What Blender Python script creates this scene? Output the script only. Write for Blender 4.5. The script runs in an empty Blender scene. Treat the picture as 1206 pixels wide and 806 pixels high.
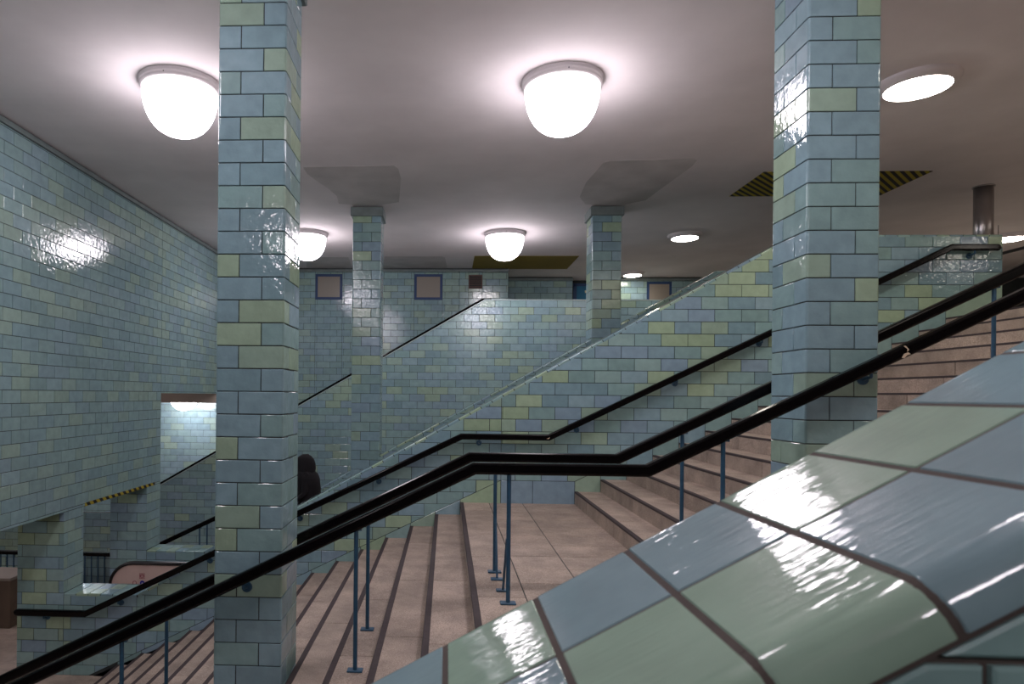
import bpy, bmesh, math, random
from mathutils import Matrix, Vector, noise
random.seed(7)
scene = bpy.context.scene
COL = scene.collection

# ------------------------------------------------------------------ camera
F_PX, YAW, ROLL, CX, CY = 777.203, .0438, .0091, 492.3758, 465.1806   # for a 1206x806 frame
cd = bpy.data.cameras.new('camera'); cam = bpy.data.objects.new('camera', cd); COL.objects.link(cam)
cam.matrix_world = Matrix.Rotation(YAW, 4, 'Z') @ Matrix.Rotation(math.pi/2, 4, 'X') @ Matrix.Rotation(ROLL, 4, 'Z')
cd.sensor_fit = 'HORIZONTAL'; cd.sensor_width = 36.0; cd.lens = F_PX/1206*36
cd.shift_x = (603-CX)/1206; cd.shift_y = (CY-403)/1206
cd.clip_start = .05; cd.clip_end = 200
cd.dof.use_dof = True; cd.dof.focus_distance = 7.5; cd.dof.aperture_fstop = 7.0
scene.camera = cam
# ------------------------------------------------------------------ light & exposure
w = bpy.data.worlds.new('world'); scene.world = w; w.use_nodes = True
w.node_tree.nodes['Background'].inputs[0].default_value = (.5, .53, .6, 1)
w.node_tree.nodes['Background'].inputs[1].default_value = .02
DOME_E, DISC_E = 8.5, 14.0            # light given off by the dome lamps and the flat ceiling lamps
DOME_C, DISC_C = (1, .91, .975), (1, .91, .81)
vs = scene.view_settings
vs.view_transform = 'Standard'; vs.look = 'None'; vs.gamma = 1; vs.use_curve_mapping = False
vs.exposure = 1.38
scene.cycles.use_denoising = True
scene.cycles.max_bounces = 10; scene.cycles.diffuse_bounces = 5; scene.cycles.glossy_bounces = 4
scene.cycles.sample_clamp_indirect = 6

# ------------------------------------------------------------------ measures (metres, camera at the origin)
C6 = 1/6                 # one tile course
PH = .013                # height of one course joint
TL = .352                # tile length on the walls
ZC = 3.295               # ceiling
ZT = PH+13*C6            # parapet top 2.18
ZF = 1.075               # upper floor
ZL = -1.46               # stair landing
ZB = -3.965              # lower floor
YA, YA2 = 9.0, 9.5       # wall beside the stairs
YB, YB2 = 11.55, 12.05   # wall beyond the escalator
YC, YC2 = 15.1, 15.22
YD = 17.15
XL = -5.33               # left wall
LEDGE = PH-17*C6
copA = lambda x: -.41+.5622*x
copC = lambda x: 1.69+.579*x
copF = lambda x: -.375+.5535*x

def project(p):
    X, Y, Z = p
    c, s = math.cos(YAW), math.sin(YAW)
    xr, d = X*c+Y*s, -X*s+Y*c
    if d < .05: return None
    u, v = F_PX*xr/d, -F_PX*Z/d
    cr, sr = math.cos(ROLL), math.sin(ROLL)
    return CX+u*cr-v*sr, CY+u*sr+v*cr

# ------------------------------------------------------------------ helpers
def tag(o, label=None, cat=None, group=None, kind=None):
    if label: o['label'] = label
    if cat: o['category'] = cat
    if group: o['group'] = group
    if kind: o['kind'] = kind
    return o
def link(name, me, mat=None, parent=None):
    o = bpy.data.objects.new(name, me); COL.objects.link(o)
    if mat and me and not me.materials: me.materials.append(mat)
    if parent: o.parent = parent
    return o
def empty(name, loc=(0, 0, 0)):
    o = bpy.data.objects.new(name, None); COL.objects.link(o); o.location = loc; o.empty_display_size = .1
    return o
def mesh_from(bm, name='m', smooth=False):
    me = bpy.data.meshes.new(name); bm.normal_update(); bm.to_mesh(me); bm.free()
    if smooth:
        for p in me.polygons: p.use_smooth = True
    return me
def add_box(bm, a, b, bev=0):
    x0, y0, z0 = a; x1, y1, z1 = b
    vv = [bm.verts.new(p) for p in [(x0,y0,z0),(x1,y0,z0),(x1,y1,z0),(x0,y1,z0),(x0,y0,z1),(x1,y0,z1),(x1,y1,z1),(x0,y1,z1)]]
    fs = [bm.faces.new([vv[i] for i in f]) for f in [(3,2,1,0),(4,5,6,7),(0,1,5,4),(1,2,6,5),(2,3,7,6),(3,0,4,7)]]
    if bev:
        bmesh.ops.bevel(bm, geom=list({e for f in fs for e in f.edges}), offset=bev, segments=1, affect='EDGES')
def box(name, a, b, mat, parent=None, bev=0):
    bm = bmesh.new(); add_box(bm, a, b, bev)
    return link(name, mesh_from(bm), mat, parent)
def add_prism(bm, poly, y0, y1):
    """poly: list of (x,z), counter-clockwise seen from -Y, extruded from y0 to y1"""
    a = [bm.verts.new((x, y0, z)) for x, z in poly]; b = [bm.verts.new((x, y1, z)) for x, z in poly]
    n = len(poly); bm.faces.new(a); bm.faces.new(b[::-1])
    for i in range(n): bm.faces.new([a[i], b[i], b[(i+1) % n], a[(i+1) % n]])
    bmesh.ops.recalc_face_normals(bm, faces=bm.faces)
def prism(name, poly, y0, y1, mat, parent=None):
    bm = bmesh.new(); add_prism(bm, poly, y0, y1)
    return link(name, mesh_from(bm), mat, parent)
def add_tube(bm, p, q, r, n=12, r2=None):
    p, q = Vector(p), Vector(q); d = (q-p).normalized()
    u = d.orthogonal().normalized(); v = d.cross(u)
    r2 = r if r2 is None else r2
    A = [bm.verts.new(p+(u*math.cos(t)+v*math.sin(t))*r) for t in [2*math.pi*i/n for i in range(n)]]
    B = [bm.verts.new(q+(u*math.cos(t)+v*math.sin(t))*r2) for t in [2*math.pi*i/n for i in range(n)]]
    for i in range(n): bm.faces.new([A[i], A[(i+1) % n], B[(i+1) % n], B[i]])
    bm.faces.new(A[::-1]); bm.faces.new(B)
def tube(name, p, q, r, mat, parent=None, n=12):
    bm = bmesh.new(); add_tube(bm, p, q, r, n); return link(name, mesh_from(bm, smooth=False), mat, parent)
def add_lathe(bm, prof, n=40, cap0=False, cap1=False):
    rings = []
    for r, z in prof:
        if r < 1e-5: rings.append([bm.verts.new((0, 0, z))])
        else: rings.append([bm.verts.new((r*math.cos(2*math.pi*i/n), r*math.sin(2*math.pi*i/n), z)) for i in range(n)])
    for a, b in zip(rings, rings[1:]):
        for i in range(n):
            j = (i+1) % n
            if len(a) == 1: bm.faces.new([a[0], b[j], b[i]])
            elif len(b) == 1: bm.faces.new([a[i], a[j], b[0]])
            else: bm.faces.new([a[i], a[j], b[j], b[i]])
    bmesh.ops.recalc_face_normals(bm, faces=bm.faces)
def lathe(name, prof, mat, parent=None, n=40, smooth=True):
    bm = bmesh.new(); add_lathe(bm, prof, n); return link(name, mesh_from(bm, smooth=smooth), mat, parent)
def sweep(name, path, prof, mat, parent=None, smooth=True):
    """path in a plane y=const, given as (x,y,z); prof = list of (side, up)"""
    bm = bmesh.new(); P = [Vector(p) for p in path]; rings = []
    for i, p in enumerate(P):
        d0 = (P[i]-P[i-1]).normalized() if i else (P[1]-P[0]).normalized()
        d1 = (P[i+1]-P[i]).normalized() if i < len(P)-1 else d0
        t = (d0+d1).normalized(); k = 1/max(.35, t.dot(d0))
        side = Vector((0, 1, 0)); up = side.cross(t)*-1
        rings.append([bm.verts.new(p+side*a+up*b*k) for a, b in prof])
    n = len(prof)
    for a, b in zip(rings, rings[1:]):
        for i in range(n): bm.faces.new([a[i], a[(i+1) % n], b[(i+1) % n], b[i]])
    bm.faces.new(rings[0]); bm.faces.new(rings[-1][::-1])
    bmesh.ops.recalc_face_normals(bm, faces=bm.faces)
    me = mesh_from(bm)
    if smooth:
        for f in me.polygons: f.use_smooth = True
        me.set_sharp_from_angle(angle=.35)
    return link(name, me, mat, parent)

# ------------------------------------------------------------------ materials
def new_mat(name):
    m = bpy.data.materials.new(name); m.use_nodes = True
    nt = m.node_tree; b = nt.nodes['Principled BSDF']
    return m, nt, b
def N(nt, t, **kw):
    n = nt.nodes.new(t)
    for k, v in kw.items(): setattr(n, k, v)
    return n
def srgb(r, g, b):
    f = lambda c: (c/255/12.92) if c/255 <= .04045 else ((c/255+.055)/1.055)**2.4
    return (f(r), f(g), f(b), 1)
def simple(name, col, rough=.5, metal=0, spec=.5, noise_scale=None, amount=.15, bump=0):
    m, nt, b = new_mat(name)
    b.inputs['Base Color'].default_value = col; b.inputs['Roughness'].default_value = rough
    b.inputs['Metallic'].default_value = metal; b.inputs['Specular IOR Level'].default_value = spec
    if noise_scale:
        g = N(nt, 'ShaderNodeNewGeometry'); nz = N(nt, 'ShaderNodeTexNoise')
        nz.inputs['Scale'].default_value = noise_scale; nz.inputs['Detail'].default_value = 4
        nt.links.new(g.outputs['Position'], nz.inputs['Vector'])
        mp = N(nt, 'ShaderNodeMapRange'); mp.inputs[3].default_value = 1-amount; mp.inputs[4].default_value = 1+amount
        mp.inputs[1].default_value = .25; mp.inputs[2].default_value = .75
        nt.links.new(nz.outputs['Fac'], mp.inputs[0])
        mx = N(nt, 'ShaderNodeMix', data_type='RGBA', blend_type='MULTIPLY'); mx.inputs[0].default_value = 1
        mx.inputs[6].default_value = col; nt.links.new(mp.outputs[0], mx.inputs[7])
        nt.links.new(mx.outputs[2], b.inputs['Base Color'])
        if bump:
            bp = N(nt, 'ShaderNodeBump'); bp.inputs['Strength'].default_value = bump; bp.inputs['Distance'].default_value = .01
            nt.links.new(nz.outputs['Fac'], bp.inputs['Height']); nt.links.new(bp.outputs[0], b.inputs['Normal'])
    return m
def tile_material(name, from_object, stretch=None, scale=19., bump=.85, rough=.07):
    m, nt, b = new_mat(name)
    if from_object:
        src = N(nt, 'ShaderNodeObjectInfo').outputs['Color']
    else:
        src = N(nt, 'ShaderNodeAttribute', attribute_name='tilecol').outputs['Color']
    g = N(nt, 'ShaderNodeNewGeometry')
    # faint mottling of the glaze
    n1 = N(nt, 'ShaderNodeTexNoise'); n1.inputs['Scale'].default_value = 9; n1.inputs['Detail'].default_value = 5
    nt.links.new(g.outputs['Position'], n1.inputs['Vector'])
    mp = N(nt, 'ShaderNodeMapRange'); mp.inputs[1].default_value = .3; mp.inputs[2].default_value = .7
    mp.inputs[3].default_value = .90; mp.inputs[4].default_value = 1.07; nt.links.new(n1.outputs['Fac'], mp.inputs[0])
    mx = N(nt, 'ShaderNodeMix', data_type='RGBA', blend_type='MULTIPLY'); mx.inputs[0].default_value = 1
    nt.links.new(src, mx.inputs[6]); nt.links.new(mp.outputs[0], mx.inputs[7])
    nt.links.new(mx.outputs[2], b.inputs['Base Color'])
    b.inputs['Roughness'].default_value = rough; b.inputs['IOR'].default_value = 1.55
    # wavy glaze
    n2 = N(nt, 'ShaderNodeTexNoise'); n2.inputs['Scale'].default_value = scale; n2.inputs['Detail'].default_value = 2.5
    if stretch:
        mm = N(nt, 'ShaderNodeMapping'); mm.inputs['Scale'].default_value = stretch
        mm.inputs['Rotation'].default_value = (0, math.atan(.5535), 0)
        nt.links.new(g.outputs['Position'], mm.inputs['Vector']); nt.links.new(mm.outputs[0], n2.inputs['Vector'])
    else:
        nt.links.new(g.outputs['Position'], n2.inputs['Vector'])
    bp = N(nt, 'ShaderNodeBump'); bp.inputs['Strength'].default_value = bump; bp.inputs['Distance'].default_value = .004
    nt.links.new(n2.outputs['Fac'], bp.inputs['Height']); nt.links.new(bp.outputs[0], b.inputs['Normal'])
    return m
M = {}
M['tile'] = tile_material('glazed_tile', True)
M['tile_field'] = tile_material('glazed_tile_field', False)
M['coping'] = tile_material('glazed_coping', True, stretch=(.3, 1.7, .3), scale=55, bump=.2, rough=.035)
M['grout'] = simple('grout', srgb(58, 64, 64), .9, noise_scale=8)
M['brown_grout'] = simple('brown_grout', srgb(86, 76, 72), .9, noise_scale=20)
M['ceiling'] = simple('ceiling_plaster', srgb(235, 228, 229), .85, spec=.2, noise_scale=1.3, amount=.07, bump=.05)
M['terrazzo'] = simple('pale_terrazzo', srgb(196, 188, 178), .5, noise_scale=40, amount=.12)
M['plaster'] = simple('plaster', srgb(158, 148, 140), .85, spec=.2, noise_scale=1.5, amount=.08)
M['beam'] = simple('beam_plaster', srgb(205, 190, 176), .8)
M['lit_edge'] = simple('lit_edge_tile', srgb(170, 190, 190), .2)  # paler than the tiles: the lit edge of the rear coping, put into colour
M['steel_blue'] = simple('blue_painted_steel', srgb(44, 84, 112), .45, noise_scale=30, amount=.15)
M['rail'] = simple('black_rail', srgb(7, 6, 8), .16, spec=.2, noise_scale=30, amount=.3)
M['strip'] = simple('nosing_strip', srgb(64, 54, 56), .75, noise_scale=25, amount=.2)
M['ring'] = simple('lamp_ring', srgb(225, 218, 220), .45)
M['stainless'] = simple('stainless', srgb(170, 165, 165), .28, metal=.9, noise_scale=6, amount=.08)
M['pink_steel'] = simple('escalator_panel', srgb(222, 198, 188), .4, metal=.2, noise_scale=4, amount=.06)
M['rubber'] = simple('rubber', srgb(20, 18, 20), .35)
M['dark_metal'] = simple('dark_metal', srgb(52, 52, 54), .5, metal=.4)
M['brown'] = simple('brown_panel', srgb(112, 96, 82), .6, noise_scale=3, amount=.2)
M['frame_blue'] = simple('window_blue', srgb(38, 66, 108), .5)
M['door'] = simple('door_teal', srgb(10, 98, 138), .45)
M['paper'] = simple('pale_plate', srgb(205, 205, 170), .6)
M['vent'] = simple('vent_brown', srgb(112, 84, 78), .55)
M['olive'] = simple('olive_panel', srgb(138, 118, 30), .7, noise_scale=2, amount=.12)
M['cloth'] = simple('dark_cloth', srgb(14, 11, 17), .9, noise_scale=40, amount=.25)
M['skin'] = simple('skin', srgb(170, 125, 105), .6)
M['shoe'] = simple('shoe', srgb(22, 20, 20), .5)
M['chip'] = simple('bare_wood_chip', srgb(215, 195, 170), .6)
M['red'] = simple('red_print', srgb(150, 40, 70), .6)
M['blue'] = simple('blue_print', srgb(40, 40, 150), .6)
M['white'] = simple('white_print', srgb(225, 220, 225), .6)
M['cap'] = simple('cap_band', srgb(112, 124, 124), .35, noise_scale=7)
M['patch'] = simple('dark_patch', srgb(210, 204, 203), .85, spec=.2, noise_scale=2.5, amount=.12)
# frosted window glass
m, nt, b = new_mat('frosted_glass'); M['glass'] = m
b.inputs['Base Color'].default_value = srgb(142, 134, 124); b.inputs['Roughness'].default_value = .4
# lamps
def emitter(name, col, e):
    m, nt, b = new_mat(name)
    b.inputs['Base Color'].default_value = (.85, .85, .85, 1); b.inputs['Roughness'].default_value = .3
    b.inputs['Emission Color'].default_value = (*col, 1); b.inputs['Emission Strength'].default_value = e
    return m
M['dome'] = emitter('dome_glass', DOME_C, DOME_E)
nt = M['dome'].node_tree; tc = N(nt, 'ShaderNodeTexCoord'); sp = N(nt, 'ShaderNodeSeparateXYZ'); mp = N(nt, 'ShaderNodeMapRange')
nt.links.new(tc.outputs['Object'], sp.inputs[0]); nt.links.new(sp.outputs['Z'], mp.inputs[0])     # opal glass: brightest low down, round the bulb
mp.inputs[1].default_value = -.42; mp.inputs[2].default_value = -.09; mp.inputs[3].default_value = DOME_E*1.2; mp.inputs[4].default_value = DOME_E*.25
nt.links.new(mp.outputs[0], nt.nodes['Principled BSDF'].inputs['Emission Strength'])
M['disc'] = emitter('disc_glass', DISC_C, DISC_E)
# granite
def granite(name, c1, c2):
    m, nt, b = new_mat(name)
    g = N(nt, 'ShaderNodeNewGeometry'); oi = N(nt, 'ShaderNodeObjectInfo')
    sp = N(nt, 'ShaderNodeTexNoise'); sp.inputs['Scale'].default_value = 140; sp.inputs['Detail'].default_value = 3
    bl = N(nt, 'ShaderNodeTexNoise'); bl.inputs['Scale'].default_value = 3.2; bl.inputs['Detail'].default_value = 6; bl.inputs['Roughness'].default_value = .65
    for n in (sp, bl): nt.links.new(g.outputs['Position'], n.inputs['Vector'])
    r = N(nt, 'ShaderNodeValToRGB'); r.color_ramp.elements[0].position = .36; r.color_ramp.elements[1].position = .64
    r.color_ramp.elements[0].color = c2; r.color_ramp.elements[1].color = c1
    nt.links.new(sp.outputs['Fac'], r.inputs[0])
    mp = N(nt, 'ShaderNodeMapRange'); mp.inputs[1].default_value = .3; mp.inputs[2].default_value = .72
    mp.inputs[3].default_value = .60; mp.inputs[4].default_value = 1.14; nt.links.new(bl.outputs['Fac'], mp.inputs[0])
    mr = N(nt, 'ShaderNodeMapRange'); mr.inputs[3].default_value = .88; mr.inputs[4].default_value = 1.1; nt.links.new(oi.outputs['Random'], mr.inputs[0])
    mu = N(nt, 'ShaderNodeMath', operation='MULTIPLY'); nt.links.new(mp.outputs[0], mu.inputs[0]); nt.links.new(mr.outputs[0], mu.inputs[1])
    mx = N(nt, 'ShaderNodeMix', data_type='RGBA', blend_type='MULTIPLY'); mx.inputs[0].default_value = 1
    nt.links.new(r.outputs[0], mx.inputs[6]); nt.links.new(mu.outputs[0], mx.inputs[7])
    nt.links.new(mx.outputs[2], b.inputs['Base Color']); b.inputs['Roughness'].default_value = .62
    bp = N(nt, 'ShaderNodeBump'); bp.inputs['Strength'].default_value = .15; bp.inputs['Distance'].default_value = .003
    nt.links.new(sp.outputs['Fac'], bp.inputs['Height']); nt.links.new(bp.outputs[0], b.inputs['Normal'])
    return m
M['granite'] = granite('pink_granite', srgb(202, 184, 169), srgb(154, 137, 124))
# yellow/black stripes
def stripes(name, ax, ay, az, freq):
    m, nt, b = new_mat(name)
    g = N(nt, 'ShaderNodeNewGeometry'); dp = N(nt, 'ShaderNodeVectorMath', operation='DOT_PRODUCT')
    nt.links.new(g.outputs['Position'], dp.inputs[0]); dp.inputs[1].default_value = (ax*freq, ay*freq, az*freq)
    fr = N(nt, 'ShaderNodeMath', operation='FRACT'); nt.links.new(dp.outputs['Value'], fr.inputs[0])
    gt = N(nt, 'ShaderNodeMath', operation='GREATER_THAN'); gt.inputs[1].default_value = .5; nt.links.new(fr.outputs[0], gt.inputs[0])
    mx = N(nt, 'ShaderNodeMix', data_type='RGBA'); nt.links.new(gt.outputs[0], mx.inputs[0])
    mx.inputs[6].default_value = srgb(26, 24, 22); mx.inputs[7].default_value = srgb(176, 158, 40)
    nt.links.new(mx.outputs[2], b.inputs['Base Color']); b.inputs['Roughness'].default_value = .6
    return m
M['hazard'] = stripes('hazard_stripes', .707, -.707, 0, 1/.098)
M['hazard_edge'] = stripes('hazard_edge_stripes', 0, .707, .707, 1/.13)
# plain brick-pattern tile for surfaces only ever seen in reflections
m, nt, b = new_mat('tile_far'); M['tile_far'] = m
tc = N(nt, 'ShaderNodeTexCoord'); br = N(nt, 'ShaderNodeTexBrick')
mm = N(nt, 'ShaderNodeMapping'); mm.inputs['Rotation'].default_value = (math.pi/2, 0, 0)
nt.links.new(tc.outputs['Object'], mm.inputs[0]); nt.links.new(mm.outputs[0], br.inputs[0])
br.inputs['Color1'].default_value = srgb(138, 160, 168); br.inputs['Color2'].default_value = srgb(150, 170, 148); br.inputs['Mortar'].default_value = srgb(90, 95, 95)
br.inputs['Scale'].default_value = 1; br.inputs['Brick Width'].default_value = TL; br.inputs['Row Height'].default_value = C6; br.inputs['Mortar Size'].default_value = .005
nt.links.new(br.outputs['Color'], b.inputs['Base Color']); b.inputs['Roughness'].default_value = .25

# ------------------------------------------------------------------ tile colours
BLUES = [srgb(132, 160, 169), srgb(126, 155, 163), srgb(138, 165, 172), srgb(121, 150, 157), srgb(132, 156, 170)]
AQUAS = [srgb(133, 163, 161), srgb(140, 168, 164), srgb(128, 157, 154)]
GREENS = [srgb(150, 173, 153), srgb(145, 168, 150), srgb(156, 177, 149), srgb(152, 174, 145)]
MEAN = srgb(137, 161, 161)
CONTRAST = {1: .42, 5: .7, 6: .5, 7: .5, 2: 1.0}        # how far apart the glazes of one wall are
def tile_colour(p, seed=0.):
    """glaze colour of one tile; green ones come in loose clusters"""
    v = noise.noise(Vector((p[0]*.55+seed*17.3, p[1]*.55, p[2]*.9-seed*5.1)))
    r = random.random()
    pg = min(.55, max(.05, .22+.45*v))
    if r < pg: c = random.choice(GREENS)
    elif r < pg+.38: c = random.choice(AQUAS)
    else: c = random.choice(BLUES)
    k = random.uniform(1.05, 1.17); t = CONTRAST.get(seed, .9)
    return tuple((MEAN[i]+(c[i]-MEAN[i])*t)*k*(.985, 1, 1.035)[i] for i in range(3))+(1,)

# ------------------------------------------------------------------ tiles
GAP, CHAM, THK = .0075, .003, .010
def area2(p): return sum(p[i][0]*p[(i+1) % len(p)][1]-p[(i+1) % len(p)][0]*p[i][1] for i in range(len(p)))/2
def clip(poly, a, b, c):
    """keep a*u+b*v<=c"""
    out = []
    for i in range(len(poly)):
        p, q = poly[i], poly[(i+1) % len(poly)]
        dp, dq = a*p[0]+b*p[1]-c, a*q[0]+b*q[1]-c
        if dp <= 1e-9: out.append(p)
        if (dp < -1e-9 and dq > 1e-9) or (dp > 1e-9 and dq < -1e-9):
            t = dp/(dp-dq); out.append((p[0]+(q[0]-p[0])*t, p[1]+(q[1]-p[1])*t))
    return out
def inset(poly, d):
    n = len(poly); out = []
    for i in range(n):
        p0, p1, p2 = poly[i-1], poly[i], poly[(i+1) % n]
        e1 = (p1[0]-p0[0], p1[1]-p0[1]); e2 = (p2[0]-p1[0], p2[1]-p1[1])
        l1, l2 = math.hypot(*e1), math.hypot(*e2)
        if l1 < 1e-6 or l2 < 1e-6: return None
        n1 = (-e1[1]/l1, e1[0]/l1); n2 = (-e2[1]/l2, e2[0]/l2)
        k = 1+n1[0]*n2[0]+n1[1]*n2[1]
        if k < .05: return None
        out.append((p1[0]+(n1[0]+n2[0])*d/k, p1[1]+(n1[1]+n2[1])*d/k))
    for i in range(n):   # edges must keep their direction
        a, b = poly[i], poly[(i+1) % n]; c, e = out[i], out[(i+1) % n]
        if (b[0]-a[0])*(e[0]-c[0])+(b[1]-a[1])*(e[1]-c[1]) <= 0: return None
    return out
def clean(poly):
    out = []
    for p in poly:
        if not out or math.hypot(p[0]-out[-1][0], p[1]-out[-1][1]) > .004: out.append(p)
    if len(out) > 1 and math.hypot(out[0][0]-out[-1][0], out[0][1]-out[-1][1]) < .004: out.pop()
    return out
def tile_geo(poly, thk=THK, gap=GAP, cham=CHAM):
    base = inset(poly, gap/2) or inset(poly, gap/5) or inset(poly, gap/20)
    if not base: return None
    front = inset(base, cham)
    n = len(base)
    if not front: front = base
    v = [(x, y, -.002) for x, y in base]+[(x, y, thk-cham*.8) for x, y in base]+[(x, y, thk) for x, y in front]
    f = [tuple(range(2*n, 3*n))]
    for i in range(n):
        j = (i+1) % n
        f.append((i, j, n+j, n+i)); f.append((n+i, n+j, 2*n+j, 2*n+i))
    return v, f
_full = {}
def mesh_of(v, f, mat, name='tile'):
    me = bpy.data.meshes.new(name); me.from_pydata(v, [], f); me.materials.append(mat); me.update(); return me
def tile_wall(parent, O, U, V, regions, u0, v0, urange, vrange, seed, nmax=300, hide=None, piece='tile', field='tile_field', L=TL, H=C6, tilt=.004, mat='tile', colour=None):
    """tiles in running bond on the plane through O with axes U,V; regions = convex half-plane lists, in (u,v)"""
    O, U, V = Vector(O), Vector(U), Vector(V); W = U.cross(V)
    R = Matrix((U, V, W)).transposed()
    items = []
    j0, j1 = math.floor((vrange[0]-v0)/H), math.ceil((vrange[1]-v0)/H)
    for j in range(j0, j1):
        va, vb = v0+j*H, v0+(j+1)*H
        off = u0+(.5*L if j % 2 else 0)
        i0, i1 = math.floor((urange[0]-off)/L)-1, math.ceil((urange[1]-off)/L)+1
        for i in range(i0, i1):
            ua = off+i*L; full = [(ua, va), (ua+L, va), (ua+L, vb), (ua, vb)]
            for reg in regions:
                poly = full
                for h in reg:
                    poly = clip(poly, *h)
                    if len(poly) < 3: break
                if len(poly) < 3: continue
                poly = clean(poly)
                if len(poly) < 3 or area2(poly) < .0006: continue
                isfull = abs(area2(poly)-L*H) < 1e-5
                cu = sum(p[0] for p in poly)/len(poly); cv = sum(p[1] for p in poly)/len(poly)
                P = O+U*cu+V*cv
                loc = [(x-cu, y-cv) for x, y in poly]
                key = (round(L, 4), round(H, 4)) if isfull else None
                geo = tile_geo(loc)
                if not geo: continue
                col = (colour or tile_colour)(P, seed)
                # apparent size
                pr = [project(O+U*x+V*y) for x, y in poly]
                size = 0
                if None not in pr:
                    cxp = sum(p[0] for p in pr)/len(pr); cyp = sum(p[1] for p in pr)/len(pr)
                    if 0 < cxp < 1206 and 0 < cyp < 806 and not (hide and hide(cxp, cyp)): size = abs(area2(pr))
                rot = Matrix.Rotation(random.gauss(0, tilt), 3, 'X') @ Matrix.Rotation(random.gauss(0, tilt), 3, 'Y')
                items.append((size, P, R @ rot, geo, key, col))
    items.sort(key=lambda t: -t[0])
    rest = []
    for k, (size, P, Rm, geo, key, col) in enumerate(items):
        if k < nmax and size > 45:
            if key:
                kk = key+(mat,)
                if kk not in _full: _full[kk] = mesh_of(*geo, M[mat])
                me = _full[kk]
            else: me = mesh_of(*geo, M[mat])
            o = bpy.data.objects.new(piece, me); COL.objects.link(o); o.parent = parent
            o.matrix_local = Matrix.Translation(P) @ Rm.to_4x4(); o.color = col
        else: rest.append((P, Rm, geo, col))
    if rest:
        VV, FF, CC = [], [], []
        for P, Rm, (v, f), col in rest:
            b0 = len(VV); VV += [tuple(P+Rm @ Vector(p)) for p in v]
            FF += [tuple(b0+i for i in q) for q in f]; CC += [col]*len(f)
        me = bpy.data.meshes.new(field); me.from_pydata(VV, [], FF); me.materials.append(M['tile_field'])
        at = me.attributes.new('tilecol', 'FLOAT_COLOR', 'FACE')
        at.data.foreach_set('color', [x for c in CC for x in c]); me.update()
        o = link(field, me, None, parent); o['kind'] = 'stuff'
    return items
RECT = lambda a, b, c, d: [(-1, 0, -a), (1, 0, b), (0, -1, -c), (0, 1, d)]    # u in [a,b], v in [c,d]
X3, Y3, Z3 = Vector((1, 0, 0)), Vector((0, 1, 0)), Vector((0, 0, 1))
def free_tile(parent, poly3, colour, mat='tile', name='tile', thk=THK, gap=GAP, cham=CHAM, tilt=.003):
    """one tile on four coplanar corners, counter-clockwise seen from outside"""
    P = [Vector(p) for p in poly3]; c = sum(P, Vector())/len(P)
    U = (P[1]-P[0]).normalized(); Wn = (P[1]-P[0]).cross(P[-1]-P[0]).normalized(); V = Wn.cross(U)
    geo = tile_geo([((p-c).dot(U), (p-c).dot(V)) for p in P], thk, gap, cham)
    if not geo: return None
    R = Matrix((U, V, Wn)).transposed() @ Matrix.Rotation(random.gauss(0, tilt), 3, 'X') @ Matrix.Rotation(random.gauss(0, tilt), 3, 'Y')
    o = link(name, mesh_of(*geo, M[mat]), None, parent)
    o.matrix_local = Matrix.Translation(c) @ R.to_4x4(); o.color = colour
    return o

# ================================================================== SETTING
def struct(o, label): return tag(o, label, kind='structure')
CORE = .008      # tile fronts stand this far in front of the wall body
fline = lambda x, y: y > 806-(x-432)*.527      # hidden behind the tiled wall in the foreground
pil = lambda x, y: 250 < x < 352 or 906 < x < 1038
# ---- ceiling
ceil = struct(box('ceiling', (-6, -7, ZC), (17, 21, ZC+.3), M['ceiling']), 'flat grey plaster ceiling over the stair hall')
o = box('hazard_panel', (4.58, 9.82, ZC-.006), (6.96, 11.0, ZC+.01), M['hazard'], ceil); o['label'] = 'yellow and black striped panel'
o = box('hazard_panel', (.62, 15.63, ZC-.006), (3.07, YD+.08, ZC+.01), M['olive'], ceil); o['label'] = 'dark olive panel'
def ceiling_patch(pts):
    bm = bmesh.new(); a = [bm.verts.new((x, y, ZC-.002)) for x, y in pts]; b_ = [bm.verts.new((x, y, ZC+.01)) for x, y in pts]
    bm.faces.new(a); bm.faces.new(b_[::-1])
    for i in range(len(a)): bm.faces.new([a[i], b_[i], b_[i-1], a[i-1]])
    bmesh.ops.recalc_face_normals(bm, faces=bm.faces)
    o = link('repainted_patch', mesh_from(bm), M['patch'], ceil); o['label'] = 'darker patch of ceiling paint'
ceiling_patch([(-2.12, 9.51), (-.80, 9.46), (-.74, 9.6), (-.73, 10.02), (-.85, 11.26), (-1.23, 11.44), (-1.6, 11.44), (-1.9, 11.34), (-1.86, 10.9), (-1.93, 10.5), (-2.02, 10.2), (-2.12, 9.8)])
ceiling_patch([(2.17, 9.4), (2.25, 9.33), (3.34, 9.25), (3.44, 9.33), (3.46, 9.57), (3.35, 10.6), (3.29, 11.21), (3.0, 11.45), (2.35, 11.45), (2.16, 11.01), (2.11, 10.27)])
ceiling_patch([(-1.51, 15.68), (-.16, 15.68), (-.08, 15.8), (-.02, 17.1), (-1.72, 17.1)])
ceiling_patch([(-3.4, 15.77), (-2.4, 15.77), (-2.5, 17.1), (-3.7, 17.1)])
# ---- floors
struct(box('floor', (-14, -7, ZB-.3), (-4.4, 21, ZB), M['granite']), 'lower hall floor at the foot of the stairs')
fl = struct(box('floor.001', (6.57, -7, ZF-.4), (17, 21, ZF), M['terrazzo']), 'upper hall floor at the head of the stairs')
box('slab', (2.6, YC2, ZF-.4), (6.56, 21, ZF), M['terrazzo'], fl)
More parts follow.
